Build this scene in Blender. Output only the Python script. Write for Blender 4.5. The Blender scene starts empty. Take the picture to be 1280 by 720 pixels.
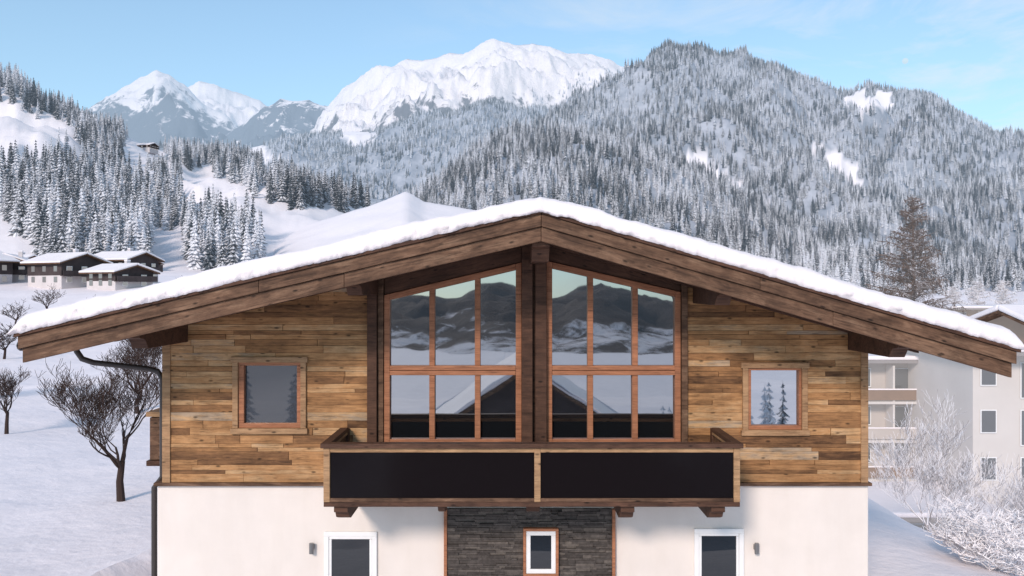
import bpy, math, random
import numpy as np
from mathutils import Vector, noise, Matrix
random.seed(7)
S=bpy.context.scene
CZ=6.7; F=1005.0; CY=-14.4
# ------------------------------------------------------------------ helpers
def new_obj(name,verts,faces,mats=(),parent=None,smooth=False,attr=None,pattr=None):
    me=bpy.data.meshes.new(name); me.from_pydata([tuple(v) for v in verts],[],faces)
    if attr is not None:
        a=me.attributes.new('rnd','FLOAT','FACE'); a.data.foreach_set('value',np.array(attr,dtype=np.float32))
    if pattr is not None:
        a=me.attributes.new('meadow','FLOAT','POINT'); a.data.foreach_set('value',np.array(pattr,dtype=np.float32))
    for m in mats: me.materials.append(m)
    if smooth: me.polygons.foreach_set('use_smooth',[True]*len(me.polygons))
    me.update()
    o=bpy.data.objects.new(name,me); S.collection.objects.link(o)
    if parent: o.parent=parent
    return o
def empty(name,loc=(0,0,0)):
    o=bpy.data.objects.new(name,None); o.location=loc; o.empty_display_size=.5; S.collection.objects.link(o); return o
BF=[(0,3,2,1),(4,5,6,7),(0,1,5,4),(1,2,6,5),(2,3,7,6),(3,0,4,7)]
def boxv(x0,x1,y0,y1,z0,z1):
    return [(x0,y0,z0),(x1,y0,z0),(x1,y1,z0),(x0,y1,z0),(x0,y0,z1),(x1,y0,z1),(x1,y1,z1),(x0,y1,z1)]
def bev(o,w=.008,s=2):
    b=o.modifiers.new('b','BEVEL'); b.width=w; b.segments=s; b.limit_method='ANGLE'; return o
def box(name,x0,x1,y0,y1,z0,z1,mat,parent=None,bw=.008):
    cx,cy,cz=(x0+x1)/2,(y0+y1)/2,(z0+z1)/2
    o=new_obj(name,boxv(x0-cx,x1-cx,y0-cy,y1-cy,z0-cz,z1-cz),BF,[mat],parent); o.location=(cx,cy,cz)
    if bw: bev(o,bw)
    return o
def prism(name,pts,y0,y1,mat,parent=None,rot=0.0,bw=.008):
    cx=sum(p[0] for p in pts)/len(pts); cz=sum(p[1] for p in pts)/len(pts)
    c,s=math.cos(rot),math.sin(rot); n=len(pts); loc=[]
    for (x,z) in pts:
        dx,dz=x-cx,z-cz; loc.append((dx*c+dz*s,-dx*s+dz*c))
    v=[(a,y0,b) for a,b in loc]+[(a,y1,b) for a,b in loc]
    f=[tuple(range(n)),tuple(range(2*n-1,n-1,-1))]+[(i,n+i,n+(i+1)%n,(i+1)%n) for i in range(n)]
    o=new_obj(name,v,f,[mat],parent); o.location=(cx,0,cz); o.rotation_euler=(0,-rot,0)
    if bw: bev(o,bw)
    return o
def sbar(name,xa,za,xb,zb,h,y0,y1,mat,parent):
    return prism(name,[(xa,za-h),(xb,zb-h),(xb,zb),(xa,za)],y0,y1,mat,parent,rot=math.atan2(zb-za,xb-xa))
def tube(V,Fc,pts,rad,n=5):
    base=len(V); P=[Vector(p) for p in pts]
    for i,p in enumerate(P):
        d=(P[min(i+1,len(P)-1)]-P[max(i-1,0)]).normalized()
        a=Vector((0,0,1)) if abs(d.z)<.9 else Vector((1,0,0))
        s=d.cross(a).normalized(); t=d.cross(s)
        for k in range(n):
            an=2*math.pi*k/n; q=p+(s*math.cos(an)+t*math.sin(an))*rad[i]; V.append((q.x,q.y,q.z))
    for i in range(len(P)-1):
        for k in range(n):
            a=base+i*n+k; b=base+i*n+(k+1)%n; Fc.append((a,b,b+n,a+n))
def sm(a,b,x):
    t=max(0,min(1,(x-a)/(b-a))); return t*t*(3-2*t)
def inpoly(x,y,P):
    c=False; j=len(P)-1
    for i in range(len(P)):
        if (P[i][1]>y)!=(P[j][1]>y) and x<(P[j][0]-P[i][0])*(y-P[i][1])/(P[j][1]-P[i][1])+P[i][0]: c=not c
        j=i
    return c
def ragged(u,v):
    q=Vector((u*.06,v*.06,5)); q2=Vector((u*.2,v*.2,9))
    return u+noise.noise(q)*16+noise.noise(q2)*7, v+noise.noise(q+Vector((9,9,9)))*11+noise.noise(q2+Vector((3,3,3)))*5
# ------------------------------------------------------------------ materials
def mk(name):
    m=bpy.data.materials.new(name); m.use_nodes=True; nt=m.node_tree
    b=nt.nodes['Principled BSDF']; return m,nt,b
def N(nt,t,**k):
    n=nt.nodes.new(t)
    for a,v in k.items(): setattr(n,a,v)
    return n
def coords(nt,kind='Object',scale=(1,1,1),offs=False):
    if kind=='World':
        g=N(nt,'ShaderNodeNewGeometry'); src=g.outputs['Position']
    else:
        g=N(nt,'ShaderNodeTexCoord'); src=g.outputs[kind]
    if offs:
        oi=N(nt,'ShaderNodeObjectInfo'); mu=N(nt,'ShaderNodeMath',operation='MULTIPLY'); mu.inputs[1].default_value=50
        nt.links.new(oi.outputs['Random'],mu.inputs[0])
        ad=N(nt,'ShaderNodeVectorMath',operation='ADD'); nt.links.new(src,ad.inputs[0]); nt.links.new(mu.outputs[0],ad.inputs[1]); src=ad.outputs[0]
    mp=N(nt,'ShaderNodeMapping'); mp.inputs['Scale'].default_value=scale; nt.links.new(src,mp.inputs[0])
    return mp.outputs[0]
def noi(nt,co,scale=5,detail=4,rough=.6,dist=0):
    n=N(nt,'ShaderNodeTexNoise'); n.inputs['Scale'].default_value=scale; n.inputs['Detail'].default_value=detail
    n.inputs['Roughness'].default_value=rough; n.inputs['Distortion'].default_value=dist; nt.links.new(co,n.inputs['Vector']); return n.outputs['Fac']
def ramp(nt,fac,stops,interp='LINEAR'):
    r=N(nt,'ShaderNodeValToRGB'); r.color_ramp.interpolation=interp; e=r.color_ramp.elements
    while len(e)<len(stops): e.new(.5)
    for i,(p,c) in enumerate(stops):
        e[i].position=p; e[i].color=(c,c,c,1) if isinstance(c,(int,float)) else (*c,1)
    nt.links.new(fac,r.inputs[0]); return r.outputs['Color']
def mixc(nt,fac,a,b,blend='MIX'):
    n=N(nt,'ShaderNodeMix',data_type='RGBA',blend_type=blend)
    for i,s in ((0,fac),(6,a),(7,b)):
        if isinstance(s,(int,float)): n.inputs[i].default_value=s
        elif isinstance(s,tuple): n.inputs[i].default_value=(*s,1)
        else: nt.links.new(s,n.inputs[i])
    return n.outputs[2]
def math_(nt,op,a,b=None,clamp=False):
    n=N(nt,'ShaderNodeMath',operation=op); n.use_clamp=clamp
    for i,s in ((0,a),(1,b)):
        if s is None: continue
        if isinstance(s,(int,float)): n.inputs[i].default_value=s
        else: nt.links.new(s,n.inputs[i])
    return n.outputs[0]
def bump(nt,b,h,st=.3,d=.02):
    n=N(nt,'ShaderNodeBump'); n.inputs['Strength'].default_value=st; n.inputs['Distance'].default_value=d
    nt.links.new(h,n.inputs['Height']); nt.links.new(n.outputs[0],b.inputs['Normal'])
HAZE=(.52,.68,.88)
def haze(m,L=9000,col=HAZE,base=0.0):  # airlight painted into the material: emission mixed in by distance from the origin
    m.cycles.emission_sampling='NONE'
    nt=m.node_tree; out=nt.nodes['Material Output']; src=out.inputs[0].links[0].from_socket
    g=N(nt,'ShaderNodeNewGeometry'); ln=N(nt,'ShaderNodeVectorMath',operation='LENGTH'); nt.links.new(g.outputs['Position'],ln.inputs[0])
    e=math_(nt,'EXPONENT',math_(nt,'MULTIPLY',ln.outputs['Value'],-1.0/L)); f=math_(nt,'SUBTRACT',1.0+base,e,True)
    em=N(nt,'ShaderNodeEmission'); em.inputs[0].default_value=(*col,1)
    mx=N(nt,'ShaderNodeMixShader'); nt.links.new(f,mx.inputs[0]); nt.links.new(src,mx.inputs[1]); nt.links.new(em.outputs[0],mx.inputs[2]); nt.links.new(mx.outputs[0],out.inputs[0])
def set_(b,rough=.6,spec=.3):
    b.inputs['Roughness'].default_value=rough; b.inputs['Specular IOR Level'].default_value=spec

def wood(name,stops,plank=False,rough=.65,grain=(1.2,14,14),dirt=.5,knots=True):
    m,nt,b=mk(name); set_(b,rough,.2)
    co=coords(nt,'Object',(1,1,1),offs=not plank)
    if plank:
        at=N(nt,'ShaderNodeAttribute',attribute_name='rnd'); src=at.outputs['Fac']
        k=math_(nt,'MULTIPLY',src,37.0); ad=N(nt,'ShaderNodeVectorMath',operation='ADD'); nt.links.new(co,ad.inputs[0]); nt.links.new(k,ad.inputs[1]); co=ad.outputs[0]
    mp=N(nt,'ShaderNodeMapping'); mp.inputs['Scale'].default_value=grain; nt.links.new(co,mp.inputs[0])
    g1=noi(nt,mp.outputs[0],2.2,6,.7,.6)
    mp2=N(nt,'ShaderNodeMapping'); mp2.inputs['Scale'].default_value=(.9,4,4); nt.links.new(co,mp2.inputs[0])
    g2=noi(nt,mp2.outputs[0],2,5,.7,.5)
    if plank: base=ramp(nt,math_(nt,'ADD',src,math_(nt,'MULTIPLY',math_(nt,'SUBTRACT',g2,.5),.95),True),stops)
    else: base=ramp(nt,g2,stops)
    gr=ramp(nt,g1,[(.3,.32),(.48,.95),(.7,1.22)])
    c=mixc(nt,.9,base,gr,'MULTIPLY')
    if knots:
        v=N(nt,'ShaderNodeTexVoronoi'); v.inputs['Scale'].default_value=1; mp3=N(nt,'ShaderNodeMapping'); mp3.inputs['Scale'].default_value=(3.2,7,7.5); nt.links.new(co,mp3.inputs[0]); nt.links.new(mp3.outputs[0],v.inputs['Vector'])
        kn=ramp(nt,v.outputs['Distance'],[(.07,.12),(.18,1.0)])
        c=mixc(nt,.85,c,kn,'MULTIPLY')
    w=noi(nt,coords(nt,'World'),1.3,7,.72); c=mixc(nt,dirt,c,ramp(nt,w,[(.35,.45),(.6,1.12)]),'MULTIPLY')
    nt.links.new(c,b.inputs['Base Color']); bump(nt,b,g1,.5,.008); return m
M_plank=wood('reclaimed_planks',[(0,(.09,.044,.022)),(.2,(.20,.10,.045)),(.42,(.335,.17,.072)),(.6,(.42,.225,.10)),(.82,(.50,.31,.16)),(1,(.36,.27,.19))],plank=True,dirt=.55)
M_dark=wood('aged_beam',[(.3,(.055,.028,.019)),(.7,(.12,.06,.038))],grain=(1,16,16))
M_fascia=wood('fascia_wood',[(.3,(.065,.035,.022)),(.5,(.14,.077,.047)),(.7,(.24,.145,.092))],grain=(.8,16,16),dirt=.7)
M_frame=wood('window_frame_wood',[(.3,(.30,.125,.065)),(.7,(.42,.185,.10))],grain=(1,20,20),dirt=.25,knots=False,rough=.45)
M_trim=wood('trim_wood',[(.3,(.30,.17,.09)),(.7,(.44,.275,.15))],grain=(1,14,14),dirt=.45)
M_soffit=wood('soffit_boards',[(.3,(.10,.05,.03)),(.7,(.18,.09,.05))],grain=(14,1,14))
def plain(name,col,rough=.6,spec=.3,var=.12,sc=3,metal=0,bm=0):
    m,nt,b=mk(name); set_(b,rough,spec); b.inputs['Metallic'].default_value=metal
    n=noi(nt,coords(nt,'World'),sc,5,.6); c=mixc(nt,1.0,col,ramp(nt,n,[(.3,1-var),(.7,1+var*.4)]),'MULTIPLY'); nt.links.new(c,b.inputs['Base Color'])
    if bm: bump(nt,b,noi(nt,coords(nt,'World'),sc*25,3,.6),bm,.004)
    return m
M_render=plain('white_render',(.74,.68,.635),.9,.1,.07,.9,bm=.35)
nt=M_render.node_tree; b=nt.nodes['Principled BSDF']; src=b.inputs['Base Color'].links[0].from_socket
st=noi(nt,coords(nt,'World',(3,3,.6)),1.2,4,.55); c=mixc(nt,.3,src,ramp(nt,st,[(.3,(.90,.885,.86)),(.6,(1,1,1))]),'MULTIPLY'); nt.links.new(c,b.inputs['Base Color'])
M_white=plain('white_window_frame',(.78,.78,.78),.4,.4,.04)
M_metal=plain('dark_metal',(.04,.032,.03),.4,.5,.1)
M_steel=plain('lamp_metal',(.25,.25,.25),.35,.5,.1,metal=.7)
M_inner=plain('interior_dark',(.02,.018,.016),.9,.1)
def glass(name,refl,dark=(.012,.014,.017),rough=.015):
    m,nt,b=mk(name); out=nt.nodes['Material Output']
    d=N(nt,'ShaderNodeBsdfDiffuse'); d.inputs[0].default_value=(*dark,1)
    g=N(nt,'ShaderNodeBsdfGlossy'); g.inputs['Roughness'].default_value=rough; g.inputs[0].default_value=(.93,.97,1,1)
    bp=N(nt,'ShaderNodeBump'); bp.inputs['Strength'].default_value=.08; bp.inputs['Distance'].default_value=.01
    nt.links.new(noi(nt,coords(nt,'World'),1.8,1,.4),bp.inputs['Height']); nt.links.new(bp.outputs[0],g.inputs['Normal'])
    mx=N(nt,'ShaderNodeMixShader'); mx.inputs[0].default_value=refl
    nt.links.new(d.outputs[0],mx.inputs[1]); nt.links.new(g.outputs[0],mx.inputs[2]); nt.links.new(mx.outputs[0],out.inputs[0]); return m
M_glass=glass('window_glass',.46); M_glass2=glass('window_glass_dim',.07); M_glass3=glass('window_glass_town',.15,(.05,.055,.06)); M_bglass=glass('smoked_balcony_glass',.012,(.009,.007,.008),.1)
def snowm(name,col=(.88,.84,.86),sc=1.0,st=.35,d=.03,fine=0):
    m,nt,b=mk(name); set_(b,.75,.2)
    co=coords(nt,'World'); n1=noi(nt,co,.35*sc,4,.6); n2=noi(nt,co,9*sc,5,.65)
    c=mixc(nt,ramp(nt,n1,[(.35,0.0),(.65,1.0)]),tuple(x*.93 for x in col),col); nt.links.new(c,b.inputs['Base Color'])
    h=math_(nt,'ADD',math_(nt,'MULTIPLY',n2,.25),noi(nt,co,1.7*sc,3,.5))
    if fine: h=math_(nt,'ADD',h,math_(nt,'MULTIPLY',noi(nt,co,34,4,.7),fine))
    bump(nt,b,h,st,d); return m
M_snow=snowm('roof_snow',(.88,.83,.845),d=.07,st=.5,fine=.25)
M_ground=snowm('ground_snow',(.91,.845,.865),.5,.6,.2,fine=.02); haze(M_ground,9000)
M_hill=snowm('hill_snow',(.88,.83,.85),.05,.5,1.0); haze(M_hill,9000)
M_forestfloor,nt,b=mk('forest_floor'); set_(b,.9,.1); at=N(nt,'ShaderNodeAttribute',attribute_name='meadow')
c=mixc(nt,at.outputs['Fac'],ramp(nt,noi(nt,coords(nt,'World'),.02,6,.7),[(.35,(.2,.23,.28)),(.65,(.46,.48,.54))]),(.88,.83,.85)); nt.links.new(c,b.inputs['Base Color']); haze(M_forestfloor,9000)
# ------------------------------------------------------------------ chalet
FX=lambda u:(u-640)/70.0       # image pixels to metres on the gable wall plane
FZ=lambda v:CZ+(360-v)/70.0
ch=empty('wooden_chalet')
AX=.45; AZ=7.897; LX,LZ=-7.55,6.02; RX,RZ=7.71,5.79
def rtop(x): return AZ+(x-AX)*(AZ-LZ)/(AX-LX) if x<AX else AZ-(x-AX)*(AZ-RZ)/(RX-AX)
YB=12.5; YF=-2.0
aL=math.atan2(AZ-LZ,AX-LX); aR=-math.atan2(AZ-RZ,RX-AX)
WL,WR=FX(205),FX(1083)
box('ground_floor_wall',FX(195),FX(1087),0,11,-.3,FZ(606),M_render,ch,.02)
prism('upper_wall_core',[(WL+.02,FZ(606)),(WR-.02,FZ(606)),(WR-.02,rtop(WR)-.2),(AX,AZ-.2),(WL+.02,rtop(WL)-.2)],.13,10.95,M_inner,ch,bw=0)
for nm,xx,s in (('side_wall_cladding',WL,1),('side_wall_cladding_b',WR,-1)):
    V=[];Fc=[];A=[]
    z=FZ(606)
    while z<rtop(xx)-.25:
        b=len(V); x0,x1=(xx-.005,xx+.03) if s>0 else (xx-.03,xx+.005)
        V+=boxv(x0,x1,.14,10.9,z+.003,z+.147); Fc+=[tuple(i+b for i in f) for f in BF]; A+=[random.random()]*6; z+=.15
    new_obj(nm,V,Fc,[M_plank],ch,attr=A)
V=[];Fc=[];A=[]
def addplank(xa0,xa1,xb0,xb1,z0,z1):
    yo=-.024-random.random()*.018; b=len(V); g=.0035
    V.extend([(xa0+g,yo,z0),(xa1-g,yo,z0),(xa1-g,.05,z0),(xa0+g,.05,z0),(xb0+g,yo,z1),(xb1-g,yo,z1),(xb1-g,.05,z1),(xb0+g,.05,z1)])
    Fc.extend([tuple(i+b for i in f) for f in BF]); A.extend([random.betavariate(2.1,2.1)]*6)
wins=[(FX(297),FX(378),FZ(536),FZ(452)),(FX(931),FX(1004),FZ(538),FZ(457))]
def row(xl,xr,z0,z1,slL,slR):
    segs=[(xl,xr)]
    for (wa,wb,wz0,wz1) in wins:
        if wz0-.02<(z0+z1)/2<wz1+.02:
            ns=[]
            for a,b in segs:
                if b<=wa or a>=wb: ns.append((a,b))
                else:
                    if a<wa: ns.append((a,wa))
                    if b>wb: ns.append((wb,b))
            segs=ns
    for a,b in segs:
        x=a
        while x<b-.01:
            L=random.choice([.5,.8,1.1,1.5,2.0,2.6,3.2])*random.uniform(.8,1.2); e=min(b,x+L)
            if b-e<.25: e=b
            t0=x+(slL if x==xl else 0); t1=e+(slR if e==xr else 0)
            if t1>t0: addplank(x,e,t0,t1,z0+.002,z1-.002)
            x=e
z=FZ(603)
sL=(AZ-LZ)/(AX-LX); sR=(AZ-RZ)/(RX-AX)
while z<AZ:
    h=random.choice([.07,.09,.11,.13,.15]); z1=z+h
    xl=WL; sl=0
    if rtop(WL)-.22<z1:
        xl=max(WL,LX+(z+.22-LZ)/sL); sl=(LX+(z1+.22-LZ)/sL)-xl
    xr=FX(462)
    if xl<xr: row(xl,xr,z,z1,max(0,sl),0)
    xr=WR; sl=0
    if rtop(WR)-.22<z1:
        xr=min(WR,AX+(AZ-z-.22)/sR); sl=(AX+(AZ-z1-.22)/sR)-xr
    xl=FX(858)
    if xl<xr: row(xl,xr,z,z1,0,min(0,sl))
    z=z1
new_obj('front_cladding',V,Fc,[M_plank],ch,attr=A)
box('corner_trim_l',WL-.03,FX(213),-.06,.13,FZ(604),rtop(WL)-.26,M_trim,ch)
box('corner_trim_r',FX(1076),WR+.03,-.06,.13,FZ(604),rtop(WR)-.26,M_trim,ch)
box('drip_board',FX(193),FX(1089),-.09,.1,FZ(607),FZ(603),M_fascia,ch)
def quadslab(name,xa,za,xb,zb,t,y0,y1,mat):
    return prism(name,[(xa,za-t),(xb,zb-t),(xb,zb),(xa,za)],y0,y1,mat,ch,rot=math.atan2(zb-za,xb-xa))
quadslab('roof_deck_l',LX,LZ-.01,AX-.002,AZ-.01,.22,YF+.1,YB,M_soffit)
quadslab('roof_deck_r',AX+.002,AZ-.01,RX,RZ-.01,.22,YF+.1,YB,M_soffit)
for nm,xa,za,xb,zb in (('l',LX,LZ,AX-.003,AZ),('r',AX+.003,AZ,RX,RZ)):
    ex=-.09 if nm=='l' else 0; e2=.09 if nm=='r' else 0
    k=(zb-za)/(xb-xa)
    sbar('fascia_top_'+nm,xa+ex,za+ex*k,xb+e2,zb+e2*k,.055,YF-.09,YF+.12,M_dark,ch)
    for j,(s0,s1) in enumerate(((0,.46),(.4605,1))):
        XA,XB=xa+ex*.5+(xb+e2*.5-xa-ex*.5)*s0,xa+ex*.5+(xb+e2*.5-xa-ex*.5)*s1
        sbar('fascia_upper_%s%d'%(nm,j),XA,za+(XA-xa)*k-.057,XB,za+(XB-xa)*k-.057,.19,YF-.05,YF+.09,M_fascia,ch)
    for j,(s0,s1) in enumerate(((0,.62),(.6205,1))):
        XA,XB=xa+(xb-xa)*s0,xa+(xb-xa)*s1
        sbar('fascia_lower_%s%d'%(nm,j),XA,za+(XA-xa)*k-.25,XB,za+(XB-xa)*k-.25,.225,YF,YF+.085,M_fascia,ch)
    sbar('wall_rafter_'+nm,xa+.5*(nm=='l'),za+(.5*k if nm=='l' else 0)-.232,xb-.5*(nm=='r'),zb-(.5*k if nm=='r' else 0)-.232,.16,-.16,-.02,M_dark,ch)
box('eave_board_l',LX-.04,LX-.003,YF+.1,YB,LZ-.26,LZ+.02,M_fascia,ch); box('eave_board_r',RX+.003,RX+.04,YF+.1,YB,RZ-.26,RZ+.02,M_fascia,ch)
def purlin(nm,x,w,h,y0=YF+.11,dz=.235):
    zt=rtop(x-w/2 if x<AX else x+w/2)-dz
    if abs(x-AX)<.3: zt=rtop(x+w/2)-dz
    pts=[(y0,zt),(y0,zt-h*.55),(y0+.18,zt-h*.62),(y0+.3,zt-h),(.12,zt-h),(.12,zt)]
    n=len(pts); V=[(x-w/2,a,b) for a,b in pts]+[(x+w/2,a,b) for a,b in pts]
    f=[tuple(range(n)),tuple(range(2*n-1,n-1,-1))]+[(i,n+i,n+(i+1)%n,(i+1)%n) for i in range(n)]
    o=new_obj(nm,V,f,[M_dark],ch); bev(o)
purlin('purlin_eave_l',-5.92,.26,.40); purlin('purlin_eave_r',6.13,.26,.38)
purlin('purlin_mid_l',-2.5,.24,.36); purlin('purlin_mid_r',3.35,.24,.36); purlin('purlin_ridge',.45,.28,.5)
box('post_c1',FX(652),FX(665.5),-.17,.12,FZ(556),FZ(300),M_dark,ch); box('post_c2',FX(669),FX(683),-.17,.12,FZ(556),FZ(300),M_dark,ch)
box('post_core',FX(664),FX(671),-.05,.12,FZ(556),FZ(300),M_dark,ch)
box('post_l',FX(460),FX(472),-.15,.12,FZ(604),rtop(FX(460))-.26,M_dark,ch); box('post_l2',FX(472.5),FX(479.5),-.08,.12,FZ(604),rtop(FX(472))-.26,M_fascia,ch)
box('post_r',FX(851.5),FX(859),-.10,.12,FZ(604),rtop(FX(859))-.26,M_fascia,ch)
WTL=lambda u: 369-(u-480)*(41/172.0)
WTR=lambda u: 326+(u-683)*(39/168.0)
prism('header_l',[(FX(480),FZ(WTL(480))+.002),(FX(651.8),FZ(WTL(652))+.002),(FX(651.8),rtop(FX(652))-.24),(FX(480),rtop(FX(480))-.24)],-.015,.1,M_dark,ch,rot=aL)
prism('header_r',[(FX(683.2),FZ(WTR(683))+.002),(FX(851),FZ(WTR(851))+.002),(FX(851),rtop(FX(851))-.24),(FX(683.2),rtop(FX(683))-.24)],-.015,.1,M_dark,ch,rot=aR)
def pane(nm,pts,y,mat=M_glass,tilt=.8):
    zc=sum(p[1] for p in pts)/len(pts); k=math.tan(math.radians(tilt))
    new_obj(nm,[(x,y+(z-zc)*k,z) for x,z in pts],[tuple(range(len(pts)))],[mat],ch)
def glazing(tag,us,wt):
    y0,y1=-.05,.10; fw=.105
    x0,x1=FX(us[0]),FX(us[-1]); zb=FZ(556); zt0,zt1=FZ(wt(us[0])),FZ(wt(us[-1]))
    k=(zt1-zt0)/(x1-x0); top=lambda x: zt0+(x-x0)*k
    sbar('frame_top_'+tag,x0+fw,top(x0+fw),x1-fw,top(x1-fw),.11,y0,y1,M_frame,ch)
    for nm,a in (('a',x0),('b',x1-fw)):
        prism('frame_side_%s%s'%(tag,nm),[(a+.001,zb),(a+fw-.001,zb),(a+fw-.001,top(a+fw)),(a+.001,top(a))],y0,y1,M_frame,ch)
    box('frame_bot_'+tag,x0+fw,x1-fw,y0,y1,zb,zb+.1,M_frame,ch)
    zt=FZ(463); box('frame_transom_'+tag,x0+fw,x1-fw,y0-.015,y1,zt-.085,zt-.004,M_frame,ch); box('frame_transom2_'+tag,x0+fw,x1-fw,y0-.010,y1,zt+.004,zt+.085,M_frame,ch)
    xs=[x0]+[FX(u) for u in us[1:-1]]+[x1]
    for i,u in enumerate(us[1:-1]):
        c=FX(u); box('mullion_%s%d'%(tag,i),c-.05,c+.05,y0+.008,y1,zb+.1,zt-.085,M_frame,ch)
        prism('mullion_%su%d'%(tag,i),[(c-.05,zt+.085),(c+.05,zt+.085),(c+.05,top(c+.05)-.1),(c-.05,top(c-.05)-.1)],y0+.008,y1,M_frame,ch)
    for i in range(len(xs)-1):
        a,b=xs[i]+.02,xs[i+1]-.02; t=.8+random.uniform(-.13,.13)
        pane('pane_%s_low%d'%(tag,i),[(a,zb+.02),(b,zb+.02),(b,zt),(a,zt)],.05,tilt=t)
        pane('pane_%s_up%d'%(tag,i),[(a,zt),(b,zt),(b,top(b)-.03),(a,top(a)-.03)],.05,tilt=t)
glazing('l',[480,540,597,652],WTL); glazing('r',[683,738,794,851],WTR)
def smallwin(tag,o,i,fm,tm,gm,tilt):
    ox0,ox1,oz0,oz1=FX(o[0]),FX(o[1]),FZ(o[3]),FZ(o[2]); ix0,ix1,iz0,iz1=FX(i[0]),FX(i[1]),FZ(i[3]),FZ(i[2])
    t=.1
    box('trim_t'+tag,ox0-.03,ox1+.03,-.085,.06,oz1-t,oz1,tm,ch); box('trim_b'+tag,ox0-.03,ox1+.03,-.105,.06,oz0,oz0+t,tm,ch)
    box('trim_l'+tag,ox0,ox0+t,-.08,.06,oz0+t,oz1-t,tm,ch); box('trim_r'+tag,ox1-t,ox1,-.08,.06,oz0+t,oz1-t,tm,ch)
    box('sash_t'+tag,ox0+t,ox1-t,-.045,.08,iz1,oz1-t,fm,ch); box('sash_b'+tag,ox0+t,ox1-t,-.045,.08,oz0+t,iz0,fm,ch)
    box('sash_l'+tag,ox0+t,ix0,-.044,.08,iz0,iz1,fm,ch); box('sash_r'+tag,ix1,ox1-t,-.044,.08,iz0,iz1,fm,ch)
    pane('glass_'+tag,[(ix0-.01,iz0-.01),(ix1+.01,iz0-.01),(ix1+.01,iz1+.01),(ix0-.01,iz1+.01)],.035,gm,tilt)
smallwin('wl',(291,383,446,542),(305,371,457,529),M_frame,M_trim,glass('window_glass_grey',.09,(.04,.044,.052)),1.0)  # left pane: weak reflection mixed with a flat grey-blue base colour
smallwin('wr',(928,1009,453,544),(939,999,463,532),M_frame,M_trim,glass('window_glass_bright',.62),.1)
def lowwin(tag,u0,u1,v0,v1,fr=.085,sash=.05):
    x0,x1,z0,z1=FX(u0),FX(u1),FZ(v1),FZ(v0)
    for nm,a in (('t',(x0,x1,z1-fr,z1)),('b',(x0,x1,z0,z0+fr)),('l',(x0,x0+fr,z0+fr,z1-fr)),('r',(x1-fr,x1,z0+fr,z1-fr))):
        box('lw_%s%s'%(nm,tag),a[0],a[1],-.05,.02,a[2],a[3],M_white,ch)
    x0+=fr;x1-=fr;z0+=fr;z1-=fr
    for nm,a in (('t',(x0,x1,z1-sash,z1)),('b',(x0,x1,z0,z0+sash)),('l',(x0,x0+sash,z0+sash,z1-sash)),('r',(x1-sash,x1,z0+sash,z1-sash))):
        box('ls_%s%s'%(nm,tag),a[0]+.002,a[1]-.002,-.035,.02,a[2]+.002,a[3]-.002,M_white,ch)
    pane('lglass_'+tag,[(x0,z0),(x1,z0),(x1,z1),(x0,z1)],-.012,M_glass2,.3)
lowwin('a',405,471,665,800); lowwin('b',868,930,661,800)
V=[];Fc=[];A=[]; z=0.0; zt=FZ(636)
sx0,sx1=FX(559),FX(765)
while z<zt:
    h=random.uniform(.03,.062); x=sx0
    while x<sx1:
        L=random.uniform(.1,.42); e=min(sx1,x+L); b=len(V); yo=-.035-random.random()*.035
        V+=boxv(x+.002,e-.002,yo,.01,z+.002,z+h-.001); Fc+=[tuple(i+b for i in f) for f in BF]; A+=[random.random()]*6; x=e
    z+=h
m,nt,b=mk('slate_stone'); set_(b,.8,.2); at=N(nt,'ShaderNodeAttribute',attribute_name='rnd')
c=mixc(nt,1.0,ramp(nt,at.outputs['Fac'],[(0,(.055,.047,.043)),(.6,(.095,.082,.075)),(1,(.14,.12,.105))]),ramp(nt,noi(nt,coords(nt,'World'),14,5,.6),[(.3,.6),(.7,1.2)]),'MULTIPLY')
nt.links.new(c,b.inputs['Base Color']); bump(nt,b,noi(nt,coords(nt,'World'),40,4,.6),.6,.01)
new_obj('stone_cladding',V,Fc,[m],ch,attr=A)
box('stone_trim_l',FX(555),FX(559),-.09,.01,0,zt,M_frame,ch); box('stone_trim_r',FX(765),FX(769),-.09,.01,0,zt,M_frame,ch)
cw=(FX(654),FX(698),FZ(719),FZ(659))
for nm,a in (('t',(cw[0],cw[1],cw[3]-.05,cw[3])),('b',(cw[0],cw[1],cw[2],cw[2]+.05)),('l',(cw[0],cw[0]+.05,cw[2]+.05,cw[3]-.05)),('r',(cw[1]-.05,cw[1],cw[2]+.05,cw[3]-.05))):
    box('cwtrim_'+nm,a[0],a[1],-.13,-.02,a[2],a[3],M_frame,ch)
x0,x1,z0,z1=cw[0]+.05,cw[1]-.05,cw[2]+.05,cw[3]-.05
for nm,a in (('t',(x0,x1,z1-.08,z1)),('b',(x0,x1,z0,z0+.08)),('l',(x0,x0+.08,z0+.08,z1-.08)),('r',(x1-.08,x1,z0+.08,z1-.08))):
    box('cwframe_'+nm,a[0],a[1],-.11,-.02,a[2],a[3],M_white,ch)
pane('cw_glass',[(x0+.05,z0+.05),(x1-.05,z0+.05),(x1-.05,z1-.05),(x0+.05,z1-.05)],-.085,M_glass2,.3)
for i,u in enumerate((390,945)):
    V=[];Fc=[]; x=FX(u); tube(V,Fc,[(x,-.09,FZ(691)),(x,-.09,FZ(690.9)),(x,-.09,FZ(678.1)),(x,-.09,FZ(678))],[.001,.04,.04,.001],16)
    b=len(V); V+=boxv(x-.035,x+.035,-.05,.005,FZ(687),FZ(681)); Fc+=[tuple(i2+b for i2 in f) for f in BF]
    new_obj('wall_lamp_%d'%i,V,Fc,[M_steel],ch)
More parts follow.
